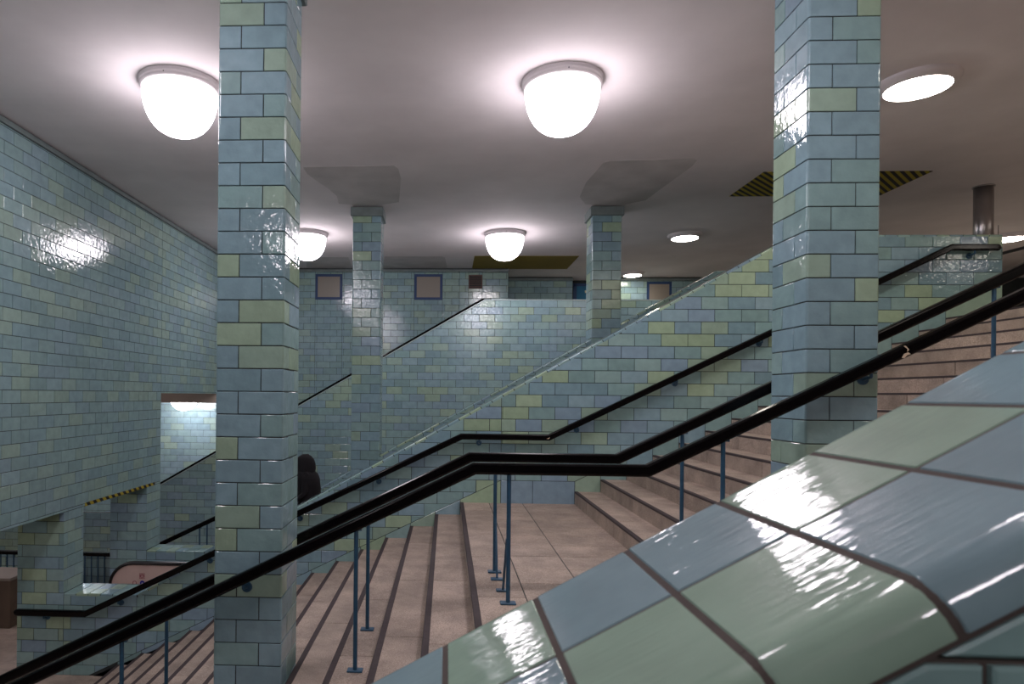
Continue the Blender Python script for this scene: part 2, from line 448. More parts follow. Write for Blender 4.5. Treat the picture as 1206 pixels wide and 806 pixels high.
# ---- left wall: header over the openings, with piers
wl = bmesh.new()
add_box(wl, (-6+CORE, -7, -1.69+CORE), (XL-CORE, 12.1, ZC-.001))
add_box(wl, (-6+CORE, 12.1, -.02+CORE), (XL-CORE, 21, ZC-.001))
wall_left = struct(link('wall_left', mesh_from(wl), M['grout']), 'tall blue-green tiled side wall at the left')
box('cornice', (XL-.01, -7, 3.205), (XL+.022, YD, 3.272), M['cap'], wall_left, .004)
# the plane X = XL faces +X: u runs along -Y so that U x V = +X
Ul = Y3; 
regs = [RECT(-7, 12.1, -1.69, 3.2), RECT(12.1, YD, -.02, 3.2), RECT(YA, YA2, LEDGE, -1.69), RECT(YB, 12.1, LEDGE, -1.69)]
tile_wall(wall_left, (XL-THK, 0, 0), Y3, Z3, regs, .12, PH, (-1, YD), (-3, 3.25), 1, hide=lambda x, y: x > 251)
# soffit tile line and hazard edge
o = box('hazard_strip', (XL-.03, 9.53, -1.694), (XL+.004, 11.86, -1.642), M['hazard_edge'], wall_left); o['label'] = 'yellow and black striped edge of the lintel'
# lower ceiling beyond the left wall
struct(box('ceiling.001', (-14, -7, .10), (-6, 21, .4), M['plaster']), 'low ceiling of the lower hall')
struct(box('trim_1', (-14, YC, -.235), (XL-.02, YC2, .099), M['beam']), 'plaster beam over the opening in the left wall')
# ---- wall A beside the stairs
R0, T0, R1, T1 = .167, .339, .169, .345
NX0, NX1 = .193, 1.735
zlow = lambda x: -1.425+.4926*(x-.19)           # joint of the sloping skirting, lower flight
SK = PH-7*C6                                      # joint above the landing skirting
xs = .19+(SK+1.425)/.4926
zup = lambda x: SK+.49*(x-NX1)
xk = (LEDGE+.41)/.5622                            # where the slope leaves the ledge
xt = (ZT+.41)/.5622
polyA = [(-6, ZB), (7.28-CORE, ZB), (7.28-CORE, ZT-.01), (xt, ZT-.01), (xk, LEDGE-.01), (XL-CORE, LEDGE-.01), (XL-CORE, -1.68), (-6, -1.68)]
wall_a = struct(prism('wall_middle', polyA, YA+CORE, YA2-CORE, M['grout']), 'sloping tiled parapet wall beside the stone stairs')
LIP = .035
slopeA = (-.5622, 1, -.41-LIP)
regA = [[(1, 0, XL), (-1, 0, 6.0), (0, 1, -1.69), (0, -1, -ZB)],
        [(-1, 0, -XL), (1, 0, xk), (0, 1, LEDGE-LIP*.6), (0, -1, -ZB), (.4926, -1, 1.425+.4926*.19)],
        [(-1, 0, -xk), (1, 0, xs), slopeA, (.4926, -1, 1.425+.4926*.19)],
        [(-1, 0, -xs), (1, 0, 7.28), slopeA, (0, 1, ZT-LIP*.6), (0, -1, -SK), (.49, -1, -SK+.49*NX1)]]
# wall A faces -Y: U = X, V = Z gives U x V = -Y
tile_wall(wall_a, (0, YA+THK, 0), X3, Z3, regA, .053, PH, (-6.1, 7.4), (ZB, ZT), 2, hide=lambda x, y: pil(x, y) or fline(x, y))
# skirting along the stairs
def skirt(poly):
    free_tile(wall_a, [(x, YA+THK, z) for x, z in poly], tile_colour((poly[0][0], 9, poly[0][1]), 2))
for i in range(14):
    xa, xb = NX0-T0*(i+1), NX0-T0*i
    skirt([(xa, zlow(xa)-.3), (xb, zlow(xb)-.3), (xb, zlow(xb)), (xa, zlow(xa))])
skirt([(NX0, ZL-.03), (xs, ZL-.03), (xs, SK), (NX0, zlow(NX0))])
xm = [xs, 1.17, NX1]
for a, b2 in zip(xm, xm[1:]): skirt([(a, ZL-.03), (b2, ZL-.03), (b2, SK), (a, SK)])
for i in range(14):
    xa, xb = NX1+T1*i, NX1+T1*(i+1)
    skirt([(xa, zup(xa)-.32), (xb, zup(xb)-.32), (xb, zup(xb)), (xa, zup(xa))])
skirt([(NX1+T1*14, ZF-.02), (7.28, ZF-.02), (7.28, zup(7.28)), (NX1+T1*14, zup(NX1+T1*14))])
# coping: bullnose tiles along the top of A (and of the other parapets)
def coping_run(parent, p0, p1, y0, y1, step, rows, cols=None, drop=.035, mat='coping', nose=True, r=.018, rf=None, seed=3, gap=.005):
    """p0,p1: (x,z) ends of the run, tiles laid across from y0 to y1 (front edge at y0 bent down)"""
    d = Vector((p1[0]-p0[0], 0, p1[1]-p0[1])); Lr = d.length; d.normalize(); up = Vector((-d.z, 0, d.x))
    n = max(1, round(Lr/step)); st = Lr/n
    for i in range(n):
        s0, s1 = i*st+gap, (i+1)*st-gap
        for k, (ya, yb) in enumerate(rows):
            prof = []    # (y, height) from the front edge over the top
            if k == 0 and nose:
                prof += [(ya, -drop), (ya, -r)]
                for q in range(1, 5): t = q/5*math.pi/2; prof.append((ya+r-r*math.cos(t), -r+r*math.sin(t)))
                prof += [(ya+r, 0), (ya+r+.006, 0)]
            else: prof += [(ya+gap*.7, -.012), (ya+gap*.7, -.002), (ya+gap*.7+.002, 0)]
            if k == len(rows)-1 and nose:
                e = rf or r
                prof += [(yb-e-.006, 0), (yb-e, 0)]
                for q in range(1, 5): t = q/5*math.pi/2; prof.append((yb-e+e*math.sin(t), -e+e*math.cos(t)))
                prof += [(yb, -e), (yb, -drop)]
            else: prof += [(yb-gap*.7-.002, 0), (yb-gap*.7, -.002), (yb-gap*.7, -.012)]
            bm = bmesh.new(); cols_ = []
            for s, dz in ((s0, -.012), (s0, -.0025), (s0+.0025, 0), (s1-.0025, 0), (s1, -.0025), (s1, -.012)):
                ring = []
                for j, (y, h) in enumerate(prof):
                    # push inwards for the chamfered side edges
                    hh = h+dz if (k or 1) else h
                    yy = y
                    if h < -.003:
                        hh = h; 
                        if j < len(prof)/2: yy = y-dz
                        else: yy = y+dz
                    P = Vector((p0[0], 0, p0[1]))+d*s+up*hh; P.y = yy
                    ring.append(bm.verts.new(P))
                cols_.append(ring)
            for a, b3 in zip(cols_, cols_[1:]):
                for j in range(len(prof)-1): bm.faces.new([a[j], b3[j], b3[j+1], a[j+1]])
            bmesh.ops.recalc_face_normals(bm, faces=bm.faces)
            me = mesh_from(bm)
            cen = sum((v.co for v in me.vertices), Vector())/len(me.vertices)
            nv = up
            if sum(p.normal.dot(nv)*p.area for p in me.polygons) < 0: me.flip_normals()
            for p in me.polygons: p.use_smooth = True
            me.set_sharp_from_angle(angle=.6)
            me.transform(Matrix.Translation(-cen))
            o = link('coping_tile', me, M[mat], parent); o.location = cen
            o.color = cols(i, k) if cols else tile_colour(cen, seed)
half = lambda y0, y1: [(y0, (y0+y1)/2), ((y0+y1)/2, y1)]
coping_run(wall_a, (XL, LEDGE), (xk, LEDGE), YA, YA2, C6, half(YA, YA2))
coping_run(wall_a, (xk, LEDGE), (xt, ZT), YA, YA2, .1705, half(YA, YA2))
coping_run(wall_a, (xt, ZT), (7.28, ZT), YA, YA2, .1705, half(YA, YA2))
# ---- wall B beyond the escalator
polyB = [(-6, ZB), (9-CORE, ZB), (9, ZT-.01), (xt, ZT-.01), (xk, LEDGE-.01), (XL-CORE, LEDGE-.01), (XL-CORE, -1.68), (-6, -1.68)]
wall_b = struct(prism('wall_far', polyB, YB+CORE, YB2-CORE, M['grout']), 'sloping tiled parapet wall beyond the escalator')
regB = [[(1, 0, XL), (-1, 0, 6.0), (0, 1, -1.69), (0, -1, -ZB)],
        [(-1, 0, -XL), (1, 0, xk), (0, 1, LEDGE-LIP*.6), (0, -1, -ZB)],
        [(-1, 0, -xk), (1, 0, 9), slopeA, (0, 1, ZT-LIP*.6), (.5622, -1, 1.3)]]
tile_wall(wall_b, (0, YB+THK, 0), X3, Z3, regB, .12, PH, (-6.1, 9.1), (ZB, ZT), 4, nmax=160, hide=lambda x, y: x > 250)
coping_run(wall_b, (XL, LEDGE), (xk, LEDGE), YB, YB2, C6, half(YB, YB2))
coping_run(wall_b, (xk, LEDGE), (xt, ZT), YB, YB2, .1705, half(YB, YB2))
coping_run(wall_b, (xt, ZT), (9, ZT), YB, YB2, .1705, half(YB, YB2))
# ---- wall C
xtC = (ZT-1.69)/.579; xkC = (LEDGE-1.69)/.579
polyC = [(-13.9, ZB), (9, ZB), (9, ZT-.01), (xtC, ZT-.01), (xkC, LEDGE-.01), (-13.9, LEDGE-.01)]
wall_c = struct(prism('wall_rear', polyC, YC+CORE, YC2-CORE, M['grout']), 'tiled parapet wall with a sloping top behind the round-edged pillars')
regC = [[(1, 0, xkC), (-1, 0, 13.9), (0, 1, LEDGE-.012), (0, -1, -ZB)],
        [(-1, 0, -xkC), (1, 0, 9), (-.579, 1, 1.69-.012), (0, 1, ZT-.012), (.5622, -1, 1.25), (0, -1, 3.6)]]
tile_wall(wall_c, (0, YC+THK, 0), X3, Z3, regC, .02, PH, (-14, 9.1), (ZB, ZT), 5,
          hide=lambda x, y: pil(x, y) or 413 < x < 452 or 690 < x < 733 or y > 577-(x-384)*.55)
for (a, b4) in (((xkC, LEDGE), (xtC, ZT)), ((xtC, ZT), (9, ZT))):
    d = Vector((b4[0]-a[0], b4[1]-a[1])); n = d.normalized(); q = Vector((-n.y, n.x))*.012
    prism('coping_strip', [(a[0], a[1]-.012), (b4[0], b4[1]-.012), (b4[0]+q.x, b4[1]+q.y), (a[0]+q.x, a[1]+q.y)], YC-.012, YC2, M['lit_edge'], wall_c)
# ---- wall D with its windows
wd = bmesh.new()
add_box(wd, (-14, YD+CORE, ZB), (1.556-CORE, YD+.4, ZC-.001))
add_box(wd, (1.55, 18.4+CORE, ZB), (3.44, 18.8, ZC-.001)); add_box(wd, (1.5, YD+.3, ZB), (1.556-CORE, 18.5, ZC-.001))
add_box(wd, (3.4, 18.95, ZB), (4.72, 19.3, ZC-.001))
add_box(wd, (4.7, 18.4+CORE, ZB), (17, 18.8, ZC-.001))
wall_back = struct(link('wall_back', mesh_from(wd), M['grout']), 'tiled back wall under the ceiling with blue framed windows')
WIN = [(-3.471, -2.76, 2.472, 3.138), (-.877, -.142, 2.472, 3.138)]
def hole(a, b, c, d, whole):      # whole minus a window, as convex strips
    (ua, ub, va, vb) = whole
    return [RECT(ua, a, va, vb), RECT(a, b, va, c), RECT(a, b, d, vb), RECT(b, ub, va, vb)]
top = 3.2
regD = hole(*WIN[0], (-14, -2, ZB, top))+hole(*WIN[1], (-2, .3, ZB, top))+hole(.534, .888, 2.768, 3.12, (.3, 1.556, ZB, top))
tile_wall(wall_back, (0, YD+THK, 0), X3, Z3, regD, .1, PH, (-14, 1.6), (ZB, top), 6, nmax=0)
tile_wall(wall_back, (0, 18.4+THK, 0), X3, Z3, [RECT(1.556, 3.44, 1, top)]+hole(5.465, 6.136, 2.3, 3.166, (4.7, 12, 1, top)), .1, PH, (1.5, 12), (1, top), 7, nmax=0)
tile_wall(wall_back, (1.556-THK, 0, 0), Y3, Z3, [RECT(YD, 18.4, 1, top)], .1, PH, (17, 18.5), (1, top), 7, nmax=0)
for a, b5 in (((-6, YD-.02, 3.205), (1.575, YD+.02, 3.262)), ((1.575, 18.38, 3.205), (3.46, 18.42, 3.262)), ((4.68, 18.38, 3.205), (12, 18.42, 3.262))):
    box('cornice', a, b5, M['cap'], wall_back, .004)
def window(name, x0, x1, z0, z1, y, label):
    root = struct(empty(name, ((x0+x1)/2, y, z0)), label); c = root.location
    L = lambda x, yy, z: (x-c.x, yy-c.y, z-c.z); t = .065
    for nm, a, b6 in (('frame_bar', (x0, z1-t), (x1, z1)), ('frame_bar', (x0, z0), (x1, z0+t)), ('frame_bar', (x0, z0+t), (x0+t, z1-t)), ('frame_bar', (x1-t, z0+t), (x1, z1-t))):
        box(nm, L(a[0], y-.012, a[1]), L(b6[0], y+.06, b6[1]), M['frame_blue'], root, .003)
    box('pane', L(x0+t, y-.006, z0+t), L(x1-t, y+.004, z1-t), M['glass'], root)
window('window_1', *WIN[0], YD+CORE, 'small square blue framed frosted window left of the far left pillar')
window('window_2', *WIN[1], YD+CORE, 'small square blue framed frosted window right of the far left pillar')
window('window_3', 5.465, 6.136, 2.3, 3.166, 18.4+CORE, 'blue framed window right of the far right pillar, partly behind the parapet')
# louvred vent
v = tag(empty('wall_vent', (.711, YD, 2.768)), 'brown louvred vent in the back wall right of the blue windows', 'vent')
for a, b7 in (((-.177, 0), (.177, .025)), ((-.177, .327), (.177, .352)), ((-.177, .025), (-.155, .327)), ((.155, .025), (.177, .327))):
    box('frame_bar', (a[0], -.02, a[1]), (b7[0], .02, b7[1]), M['vent'], v, .003)
for k in range(6):
    o = box('slat', (-.155, -.018, 0), (.155, -.010, .045), M['vent'], v); o.location = (0, .012, .04+k*.048); o.rotation_euler = (-.6, 0, 0)
# teal door in its recess
d = struct(empty('door_1', (4.1, 18.94, ZF)), 'teal blue door in a recess of the back wall, left of the far right pillar')
box('door_leaf', (-.45, -.03, 0), (.45, 0, 2.05), M['door'], d, .004)
for s in (-1, 1): box('door_frame', (s*.5-.05, -.04, 0), (s*.5+.05, 0, 2.1), M['frame_blue'], d, .004)
box('door_frame', (-.55, -.04, 2.05), (.55, 0, 2.13), M['frame_blue'], d, .004)
o = box('sign_plate', (-.22, -.036, 1.86), (.2, -.03, 1.93), M['paper'], d); o['label'] = 'pale oblong plate'
# ---- remaining shell, outside the picture
struct(box('wall_front', (-14, -7.3, ZB), (17, -7, ZC), M['tile_far']), 'tiled wall behind the camera')
struct(box('wall_right', (17, -7, ZB), (17.3, 21, ZC), M['plaster']), 'plain wall at the far end of the upper hall')
struct(box('wall_lower', (-14.3, -7, ZB), (-14, 21, 0), M['tile_far']), 'tiled end wall of the lower hall')

wlow = struct(box('wall_lower.001', (-14, 12.2, ZB), (-6.05, 12.35, -3.06), M['grout']), 'low tiled wall behind the guard railing of the lower hall')
tile_wall(wlow, (0, 12.2-CORE+THK, 0), X3, Z3, [RECT(-14, -6.05, ZB, -3.06)], .1, PH, (-14, -6), (ZB, -3), 6, nmax=0)
# ---- wall F in the foreground
FY0, FY1 = .555, 1.0
xa, xb = -6.0, 4.6
polyF = [(xa, ZB), (7.28, ZB), (7.28, copF(xb)-.0018), (xb, copF(xb)-.0018), (xa, copF(xa)-.0018)]
wall_f = struct(prism('wall_near', polyF, FY0+.05, FY1-CORE, M['brown_grout']), 'tiled parapet wall in the foreground with large glossy coping tiles')
prism('wall_core', [(xa, ZB), (7.28, ZB), (7.28, copF(xb)-.05), (xb, copF(xb)-.05), (xa, copF(xa)-.05)], FY0+CORE, FY0+.1, M['brown_grout'], wall_f)
JX = .1333; SL = math.hypot(1, .5535)
i0 = round((0-xa)/JX)          # joint that falls at x = 0
xa_ = -i0*JX
FB, FG = srgb(142, 167, 175), srgb(156, 181, 163)
FAR = {-1: FB, 0: FG, 1: FB, 2: FB, 3: FG, 4: FG, 5: FB, 6: FB, -2: FG}
NEAR = {-1: FG, 0: FB, 1: FG, 2: FG, 3: FB, 4: FB, 5: FG, -2: FB}
def colF(i, k):
    j = i-i0
    # the rows are counted from the side that faces the camera
    c = (NEAR if k == 0 else FAR).get(j)
    if c is None: c = random.choice([FB, FB, FG])
    q = random.uniform(.96, 1.04); return (c[0]*q, c[1]*q, c[2]*q, 1)
bm = bmesh.new(); r_ = .038; bed = [(FY0+.002, -.05)]+[(FY0+.002+r_-r_*math.cos(t), -.0398+r_*math.sin(t)) for t in [math.pi/2*q/8 for q in range(9)]]+[(FY0+.06, -.0018), (FY0+.06, -.05)]
dF = Vector((1, 0, .5535)).normalized(); uF = Vector((-dF.z, 0, dF.x))
ends_ = []
for x in (xa, xb):
    ends_.append([bm.verts.new(Vector((x, 0, copF(x)))+uF*h+Vector((0, y, 0))) for y, h in bed])
for i in range(len(bed)): bm.faces.new([ends_[0][i], ends_[1][i], ends_[1][i-1], ends_[0][i-1]])
bmesh.ops.recalc_face_normals(bm, faces=bm.faces)
link('joint_bed', mesh_from(bm), M['brown_grout'], wall_f)
nF = round((xb-xa_)/JX); xe = xa_+nF*JX
coping_run(wall_f, (xa_, copF(xa_)), (xe, copF(xe)), FY0, FY1, JX*SL, [(FY0, .778), (.778, FY1)], cols=colF, drop=.044, r=.04, rf=.012, gap=.0034)
regF = [[(-1, 0, 1.5), (1, 0, 3), (-.5535, 1, -.375-.056), (.5535, -1, 1.6)]]
tile_wall(wall_f, (0, FY0+THK, 0), X3, Z3, regF, .09, PH-.06, (-1.6, 3.1), (-2, 1.3), 8, nmax=300)

# ================================================================== PILLARS
def corner_piece(long_first, h=C6, W=.5, r=.018, e=GAP/2, ch=CHAM):
    """L-shaped tile round the corner at the origin: one leg along +X on the face y=0, the other along +Y on the face x=0"""
    la, lb = (W*2/3, W/3) if long_first else (W/3, W*2/3)
    n = 5
    path = [((la-e, 0), (0, -1), 1), ((la-e-ch, 0), (0, -1), 0), ((r+.006, 0), (0, -1), 0), ((r, 0), (0, -1), 0)]
    for i in range(1, n): t = math.pi/2*i/n; path.append(((r-r*math.sin(t), r-r*math.cos(t)), (-math.sin(t), -math.cos(t)), 0))
    path += [((0, r), (-1, 0), 0), ((0, r+.006), (-1, 0), 0), ((0, lb-e-ch), (-1, 0), 0), ((0, lb-e), (-1, 0), 1)]
    rows = [(e, .010), (e, ch*.8), (e+ch, 0), (h-e-ch, 0), (h-e, ch*.8), (h-e, .010)]
    bm = bmesh.new(); G = []
    ends = [(path[0][0], path[0][1], 2)]+path+[(path[-1][0], path[-1][1], 2)]
    for (x, y), (nx, ny), k in ends:
        ring = []
        for z, dp in rows:
            q = max(dp, .010 if k == 2 else (ch*.8 if k == 1 else 0))
            ring.append(bm.verts.new((x-nx*q, y-ny*q, z)))
        G.append(ring)
    for a, b in zip(G, G[1:]):
        for j in range(len(rows)-1): bm.faces.new([a[j], a[j+1], b[j+1], b[j]])
    bmesh.ops.recalc_face_normals(bm, faces=bm.faces)
    me = mesh_from(bm, 'corner_tile')
    if sum(p.normal.dot(Vector((-1, -1, 0)))*p.area for p in me.polygons) < 0: me.flip_normals()
    for p in me.polygons: p.use_smooth = True
    me.set_sharp_from_angle(angle=.6)
    me.materials.append(M['tile']); return me
CP = {True: corner_piece(True), False: corner_piece(False)}
SEEN = {}
def pillar(x0, y0, zbase, label, colours=None, first_long=True, sd=0):
    W = .5; root = tag(empty('pillar', (x0+W/2, y0+W/2, zbase)), label, 'pillar', 'tiled pillars of the stair hall')
    box('core', (-W/2+.008, -W/2+.008, 0), (W/2-.008, W/2-.008, ZC-zbase), M['grout'], root)
    n0 = math.floor((zbase-PH)/C6)
    j = n0
    while PH+j*C6 < 3.1:
        z = PH+j*C6
        if z >= zbase-1e-6:
            kk = (round((2.679-z)/C6))    # course number from the top joint used in measuring
            lf = (kk % 2 == 0) == first_long
            for q, (cx, cy, rz) in enumerate(((-W/2, -W/2, 0), (W/2, -W/2, math.pi/2), (W/2, W/2, math.pi), (-W/2, W/2, -math.pi/2))):
                o = bpy.data.objects.new('tile', CP[lf]); COL.objects.link(o); o.parent = root
                o.location = (cx, cy, z-zbase); o.rotation_euler = (random.gauss(0, .0015), random.gauss(0, .0015), rz)
                c = None
                if colours: c = colours.get((kk, q))
                o.color = c if c else tile_colour((x0+cx, y0+cy, z), 11+sd)
        j += 1
    bm = bmesh.new(); add_box(bm, (-W/2-.035, -W/2-.035, 3.125-zbase), (W/2+.035, W/2+.035, ZC-.012-zbase), .008)
    link('cap', mesh_from(bm), M['cap'], root)
    return root
# left near pillar: course -> colours of its front-left (0) and front-right (1) corner tiles, read off the photograph
B1, B2, A1, G1, G2 = BLUES[0], BLUES[1], AQUAS[0], GREENS[0], GREENS[1]
def seqcols(s):
    m_ = {'b': BLUES[0], 'B': BLUES[1], 'a': AQUAS[0], 'g': GREENS[0], 'G': GREENS[2]}
    out = {}
    for k, pair in enumerate(s.split()):
        for q in (0, 1):
            c = m_[pair[q]]; t = random.uniform(1.04, 1.15); out[(k, q)] = tuple((MEAN[i]+(c[i]-MEAN[i])*.85)*t*(.985, 1, 1.035)[i] for i in range(3))+(1,)
    return out
# pairs per course, top joint downwards (left tile, right tile)
left_cols = seqcols('gb bB bg ab ba bg bb bB ag bB ba GB bB bG Ga bg Bb bb ba Gb bb ba gb Ga bb gg Bb bb ab bb aa')
right_cols = seqcols('bG ba ba bb gb bb bb ba aa aa ba gb bG ba bb ba gg bb aa gb bb ba ab bb')
pillar(-1.688, 4.747, PH-16*C6, 'tall tiled pillar in front at the left, with handrails passing on both sides', left_cols, True, 0)
pillar(2.513, 4.747, PH-7*C6, 'tall tiled pillar in front at the right, with handrails passing on both sides', right_cols, True, 1)
pillar(-1.68, 11.53, PH-14*C6, 'distant capped pillar at the left between the two blue windows', None, True, 2)
pillar(2.488, 11.53, PH-1*C6, 'distant capped pillar at the right rising from the sloping parapet', None, True, 3)

# ================================================================== STAIRS
stairs = tag(empty('staircase', (0, 5, ZL)), 'wide pinkish granite staircase with a landing halfway', 'staircase')
def stone(name, a, b, mat='granite', bev=.004, parent=stairs):
    c = Vector(((a[0]+b[0])/2, (a[1]+b[1])/2, (a[2]+b[2])/2))
    bm = bmesh.new(); add_box(bm, Vector(a)-c, Vector(b)-c, bev)
    o = link(name, mesh_from(bm), M[mat], parent); o.location = c-Vector(stairs.location) if parent is stairs else c
    return o
SY0, SY1 = 1.0, YA+.004
def joints(y0, y1, lmin, lmax):
    ys = [y0]; y = y0+random.uniform(.4, lmax)
    while y < y1-.4: ys.append(y); y += random.uniform(lmin, lmax)
    return ys+[y1]
JG = .004
def step(xn, z, run, rise):
    """block step whose nosing is at xn (downhill, to the left), tread at height z"""
    ys = joints(SY0, SY1, 1.25, 1.65)
    for a, b in zip(ys, ys[1:]):
        stone('stone_slab', (xn, a+JG, z-rise-.03), (xn+run+.05, b-JG, z))
    stone('nosing_strip', (xn-.003, SY0, z-.02), (xn+.045, SY1, z+.003), 'strip', .004)
for i in range(1, 15): step(NX0-T0*i, ZL-R0*i, T0, R0)
for k in range(0, 15): step(NX1+T1*k, ZL+R1*(k+1), T1, R1)
# landing
for (xa, xb, l0, l1, y0) in ((NX0, .585, 1.2, 1.2, 1.2), (.585, 1.035, .44, .44, 1.21), (1.035, NX1+.04, .44, .44, 1.21)):
    ys = [SY0]; y = y0
    while y < SY1-.1: ys.append(y); y += l0
    ys.append(SY1)
    for a, b in zip(ys, ys[1:]): stone('paving_slab', (xa+JG, a+JG, ZL-.2), (xb-JG, b-JG, ZL-random.uniform(0, .002)))
stone('nosing_strip', (NX0-.003, SY0, ZL-.02), (NX0+.045, SY1, ZL+.003), 'strip', .004)
stone('landing_bed', (NX0+.01, SY0, ZL-.5), (NX1+.03, SY1, ZL-.006), 'grout', 0)
# stair body underneath
prism('stair_body', [(NX0-T0*15, ZB-ZL), (NX0+.02, ZB-ZL), (NX0+.02, -R0-.05), (NX0-T0*14, -R0*14-R0-.04)], SY0-5, SY1-5-.01, M['grout'], stairs)

# ================================================================== HANDRAILS
RP = [(-.02, -.037), (.02, -.037), (.030, -.030), (.034, -.020), (.034, .022), (.031, .030), (.022, .036), (-.022, .036), (-.031, .030), (-.034, .022), (-.034, -.020), (-.030, -.030)]
def handrail(y, path, label, posts=(), brackets=(), wall_y=None, ground=None, scale=1., group=None, braces=()):
    x0, z0 = path[0]
    root = tag(empty('handrail', (x0, y, z0)), label, 'handrail', group)
    L = lambda x, yy, z: (x-x0, yy-y, z-z0)
    P = [L(x, y, z) for x, z in path]
    sweep('rail', P, [(a*scale, b*scale) for a, b in RP], M['rail'], root)
    def zr(x):
        for (xa, za), (xb, zb) in zip(path, path[1:]):
            if min(xa, xb)-1e-6 <= x <= max(xa, xb)+1e-6: return za+(zb-za)*(x-xa)/(xb-xa)
    for x in posts:
        zg = ground(x); o = tube('post', L(x, y, zg), L(x, y, zr(x)-.03), .0135*scale, M['steel_blue'], root)
        box('base_plate', L(x-.055, y-.035, zg), L(x+.055, y+.035, zg+.012), M['steel_blue'], o, .003)
        box('saddle', L(x-.04, y-.015, zr(x)-.045), L(x+.04, y+.015, zr(x)-.03), M['steel_blue'], o, .002)
    for x, s in braces:
        zg = ground(x); b0 = L(x, y+s, zg); b1 = L(x, y+.012*(1 if s > 0 else -1), zg+.45)
        o = tube('brace', b0, b1, .009, M['steel_blue'], root)
        box('base_plate', L(x-.05, y+s-.03, zg), L(x+.05, y+s+.03, zg+.012), M['steel_blue'], o, .003)
    for x in brackets:
        bm = bmesh.new(); s = 1 if wall_y > y else -1; z = zr(x)-.055
        add_tube(bm, L(x, wall_y+s*.002, z-.035), L(x, wall_y-s*.014, z-.035), .038, 16)
        add_tube(bm, L(x, wall_y-s*.01, z-.035), L(x, y, z-.02), .011, 10)
        add_tube(bm, L(x, y, z-.02), L(x, y, z+.03), .011, 10)
        link('bracket', mesh_from(bm), M['steel_blue'], root)
    return root
def ground(x):
    if x < NX0: return ZL-R0*math.ceil((NX0-x)/T0-1e-6)
    if x < NX1: return ZL
    return ZL+R1*min(15, math.floor((x-NX1)/T1)+1)
RH = .948
sl0, sl1 = R0/T0, R1/T1
def centre_path(zl, x0, x1):
    bx0, bx1 = .197, 1.395
    return [(x0, zl-sl0*(bx0-x0)), (bx0, zl), (bx1, zl), (x1, zl+sl1*(x1-bx1))]
near_rail = handrail(4.65, centre_path(-.512, -4.6, 6.3), 'thick black handrail nearest the camera, in front of the two tall pillars', (-4.3, -2.32, -.633, .44, 1.91, 4.36, 6.1), (-1.44, 2.9), 4.747, ground, 1.14, None, ((.43, .30),))
far_rail = handrail(5.47, centre_path(-.512, -4.6, 6.3), 'thick black handrail just behind the two tall pillars', (-4.3, -2.345, -.645, .405, 1.92, 4.36, 6.1), (-1.44, 2.75), 5.247, ground, 1.14, None, ((.41, -.22),))
pa = [(-5.93, -3.16), (-5.96, -3.10), (-5.93, -3.065), (-4.96, -3.065), (.2, -.556), (1.365, -.556), (6.55, 1.985), (7.13, 1.985), (7.175, 1.965), (7.18, 1.90)]
wall_rail = handrail(8.90, [p for p in pa[2:8]], 'black wall handrail on blue brackets along the sloping parapet', (), (-5.55, -4.5, -3.25, -2.0, -.92, .44, 1.75, 3.05, 4.15, 5.2, 6.85), YA, None, 1.12)
x0, z0 = pa[2]
for (ex, ez, nm) in ((-5.93, -3.065, 'rail_end'), (7.13, 1.985, 'rail_end')):
    bm = bmesh.new(); bmesh.ops.create_uvsphere(bm, u_segments=16, v_segments=10, radius=.043)
    o = link(nm, mesh_from(bm, smooth=True), M['rail'], wall_rail); o.location = (ex-x0, 0, ez-z0-.002)
# chipped places on the rails
def chip(parent, pts, y):
    bm = bmesh.new(); base = Vector(parent.location)
    bm.faces.new([bm.verts.new(Vector((x, y, z))-base) for x, z in pts]); me = mesh_from(bm)
    if me.polygons[0].normal.y > 0: me.flip_normals()
    o = link('chipped_patch', me, M['chip'], parent); o['label'] = 'pale chipped patch'
cx_, cz_ = 3.105, -.512+sl1*(3.105-1.395)
chip(near_rail, [(cx_-.02, cz_+.035), (cx_-.005, cz_+.037), (cx_+.02, cz_+.01), (cx_+.005, cz_-.005), (cx_+.006, cz_+.014)], 4.6085)
chip(near_rail, [(cx_-.03, cz_-.045), (cx_-.015, cz_-.018), (cx_+.012, cz_-.008), (cx_+.03, cz_-.02), (cx_+.005, cz_-.028), (cx_-.012, cz_-.047)], 4.6085)
chip(wall_rail, [(1.33, -.575), (1.365, -.573), (1.375, -.55)], 8.86)

# ================================================================== LAMPS
def dome_lamp(x, y, z, label, group='dome lamps on the ceiling', r=.39):
    root = tag(empty('dome_lamp', (x, y, z)), label, 'lamp', group)
    lathe('mounting_ring', [(r+.03, .002), (r+.032, -.02), (r+.02, -.028), (r+.022, -.04), (r+.018, -.072), (r-.01, -.085), (r-.03, -.085)], M['ring'], root, 48)
    prof = [(r-.004, -.07)]+[((r-.004)*math.cos(t)**.78, -.09-.46*math.sin(t)) for t in [math.pi/2*i/14 for i in range(0, 14)]]+[(0, -.55)]
    lathe('glass_dome', prof, M['dome'], root, 48)
    for k in range(3):
        a = .5+k*2.1; o = tube('screw', ((r+.017)*math.cos(a), (r+.017)*math.sin(a), -.055), ((r+.024)*math.cos(a), (r+.024)*math.sin(a), -.055), .006, M['dark_metal'], root, 8)
def disc_lamp(x, y, z, label, group='flat round ceiling lamps', r=.37):
    root = tag(empty('disc_lamp', (x, y, z)), label, 'lamp', group)
    lathe('mounting_ring', [(r, .002), (r, -.02), (r-.01, -.035), (r-.06, -.075), (r-.085, -.08)], M['ring'], root, 48)
    lathe('glass_cover', [(r-.07, -.06), (r-.078, -.082), (r-.12, -.095), (.1, -.112), (0, -.113)], M['disc'], root, 48)
dome_lamp(-2.875, 6.93, ZC, 'large lit dome lamp behind the top of the left front pillar')
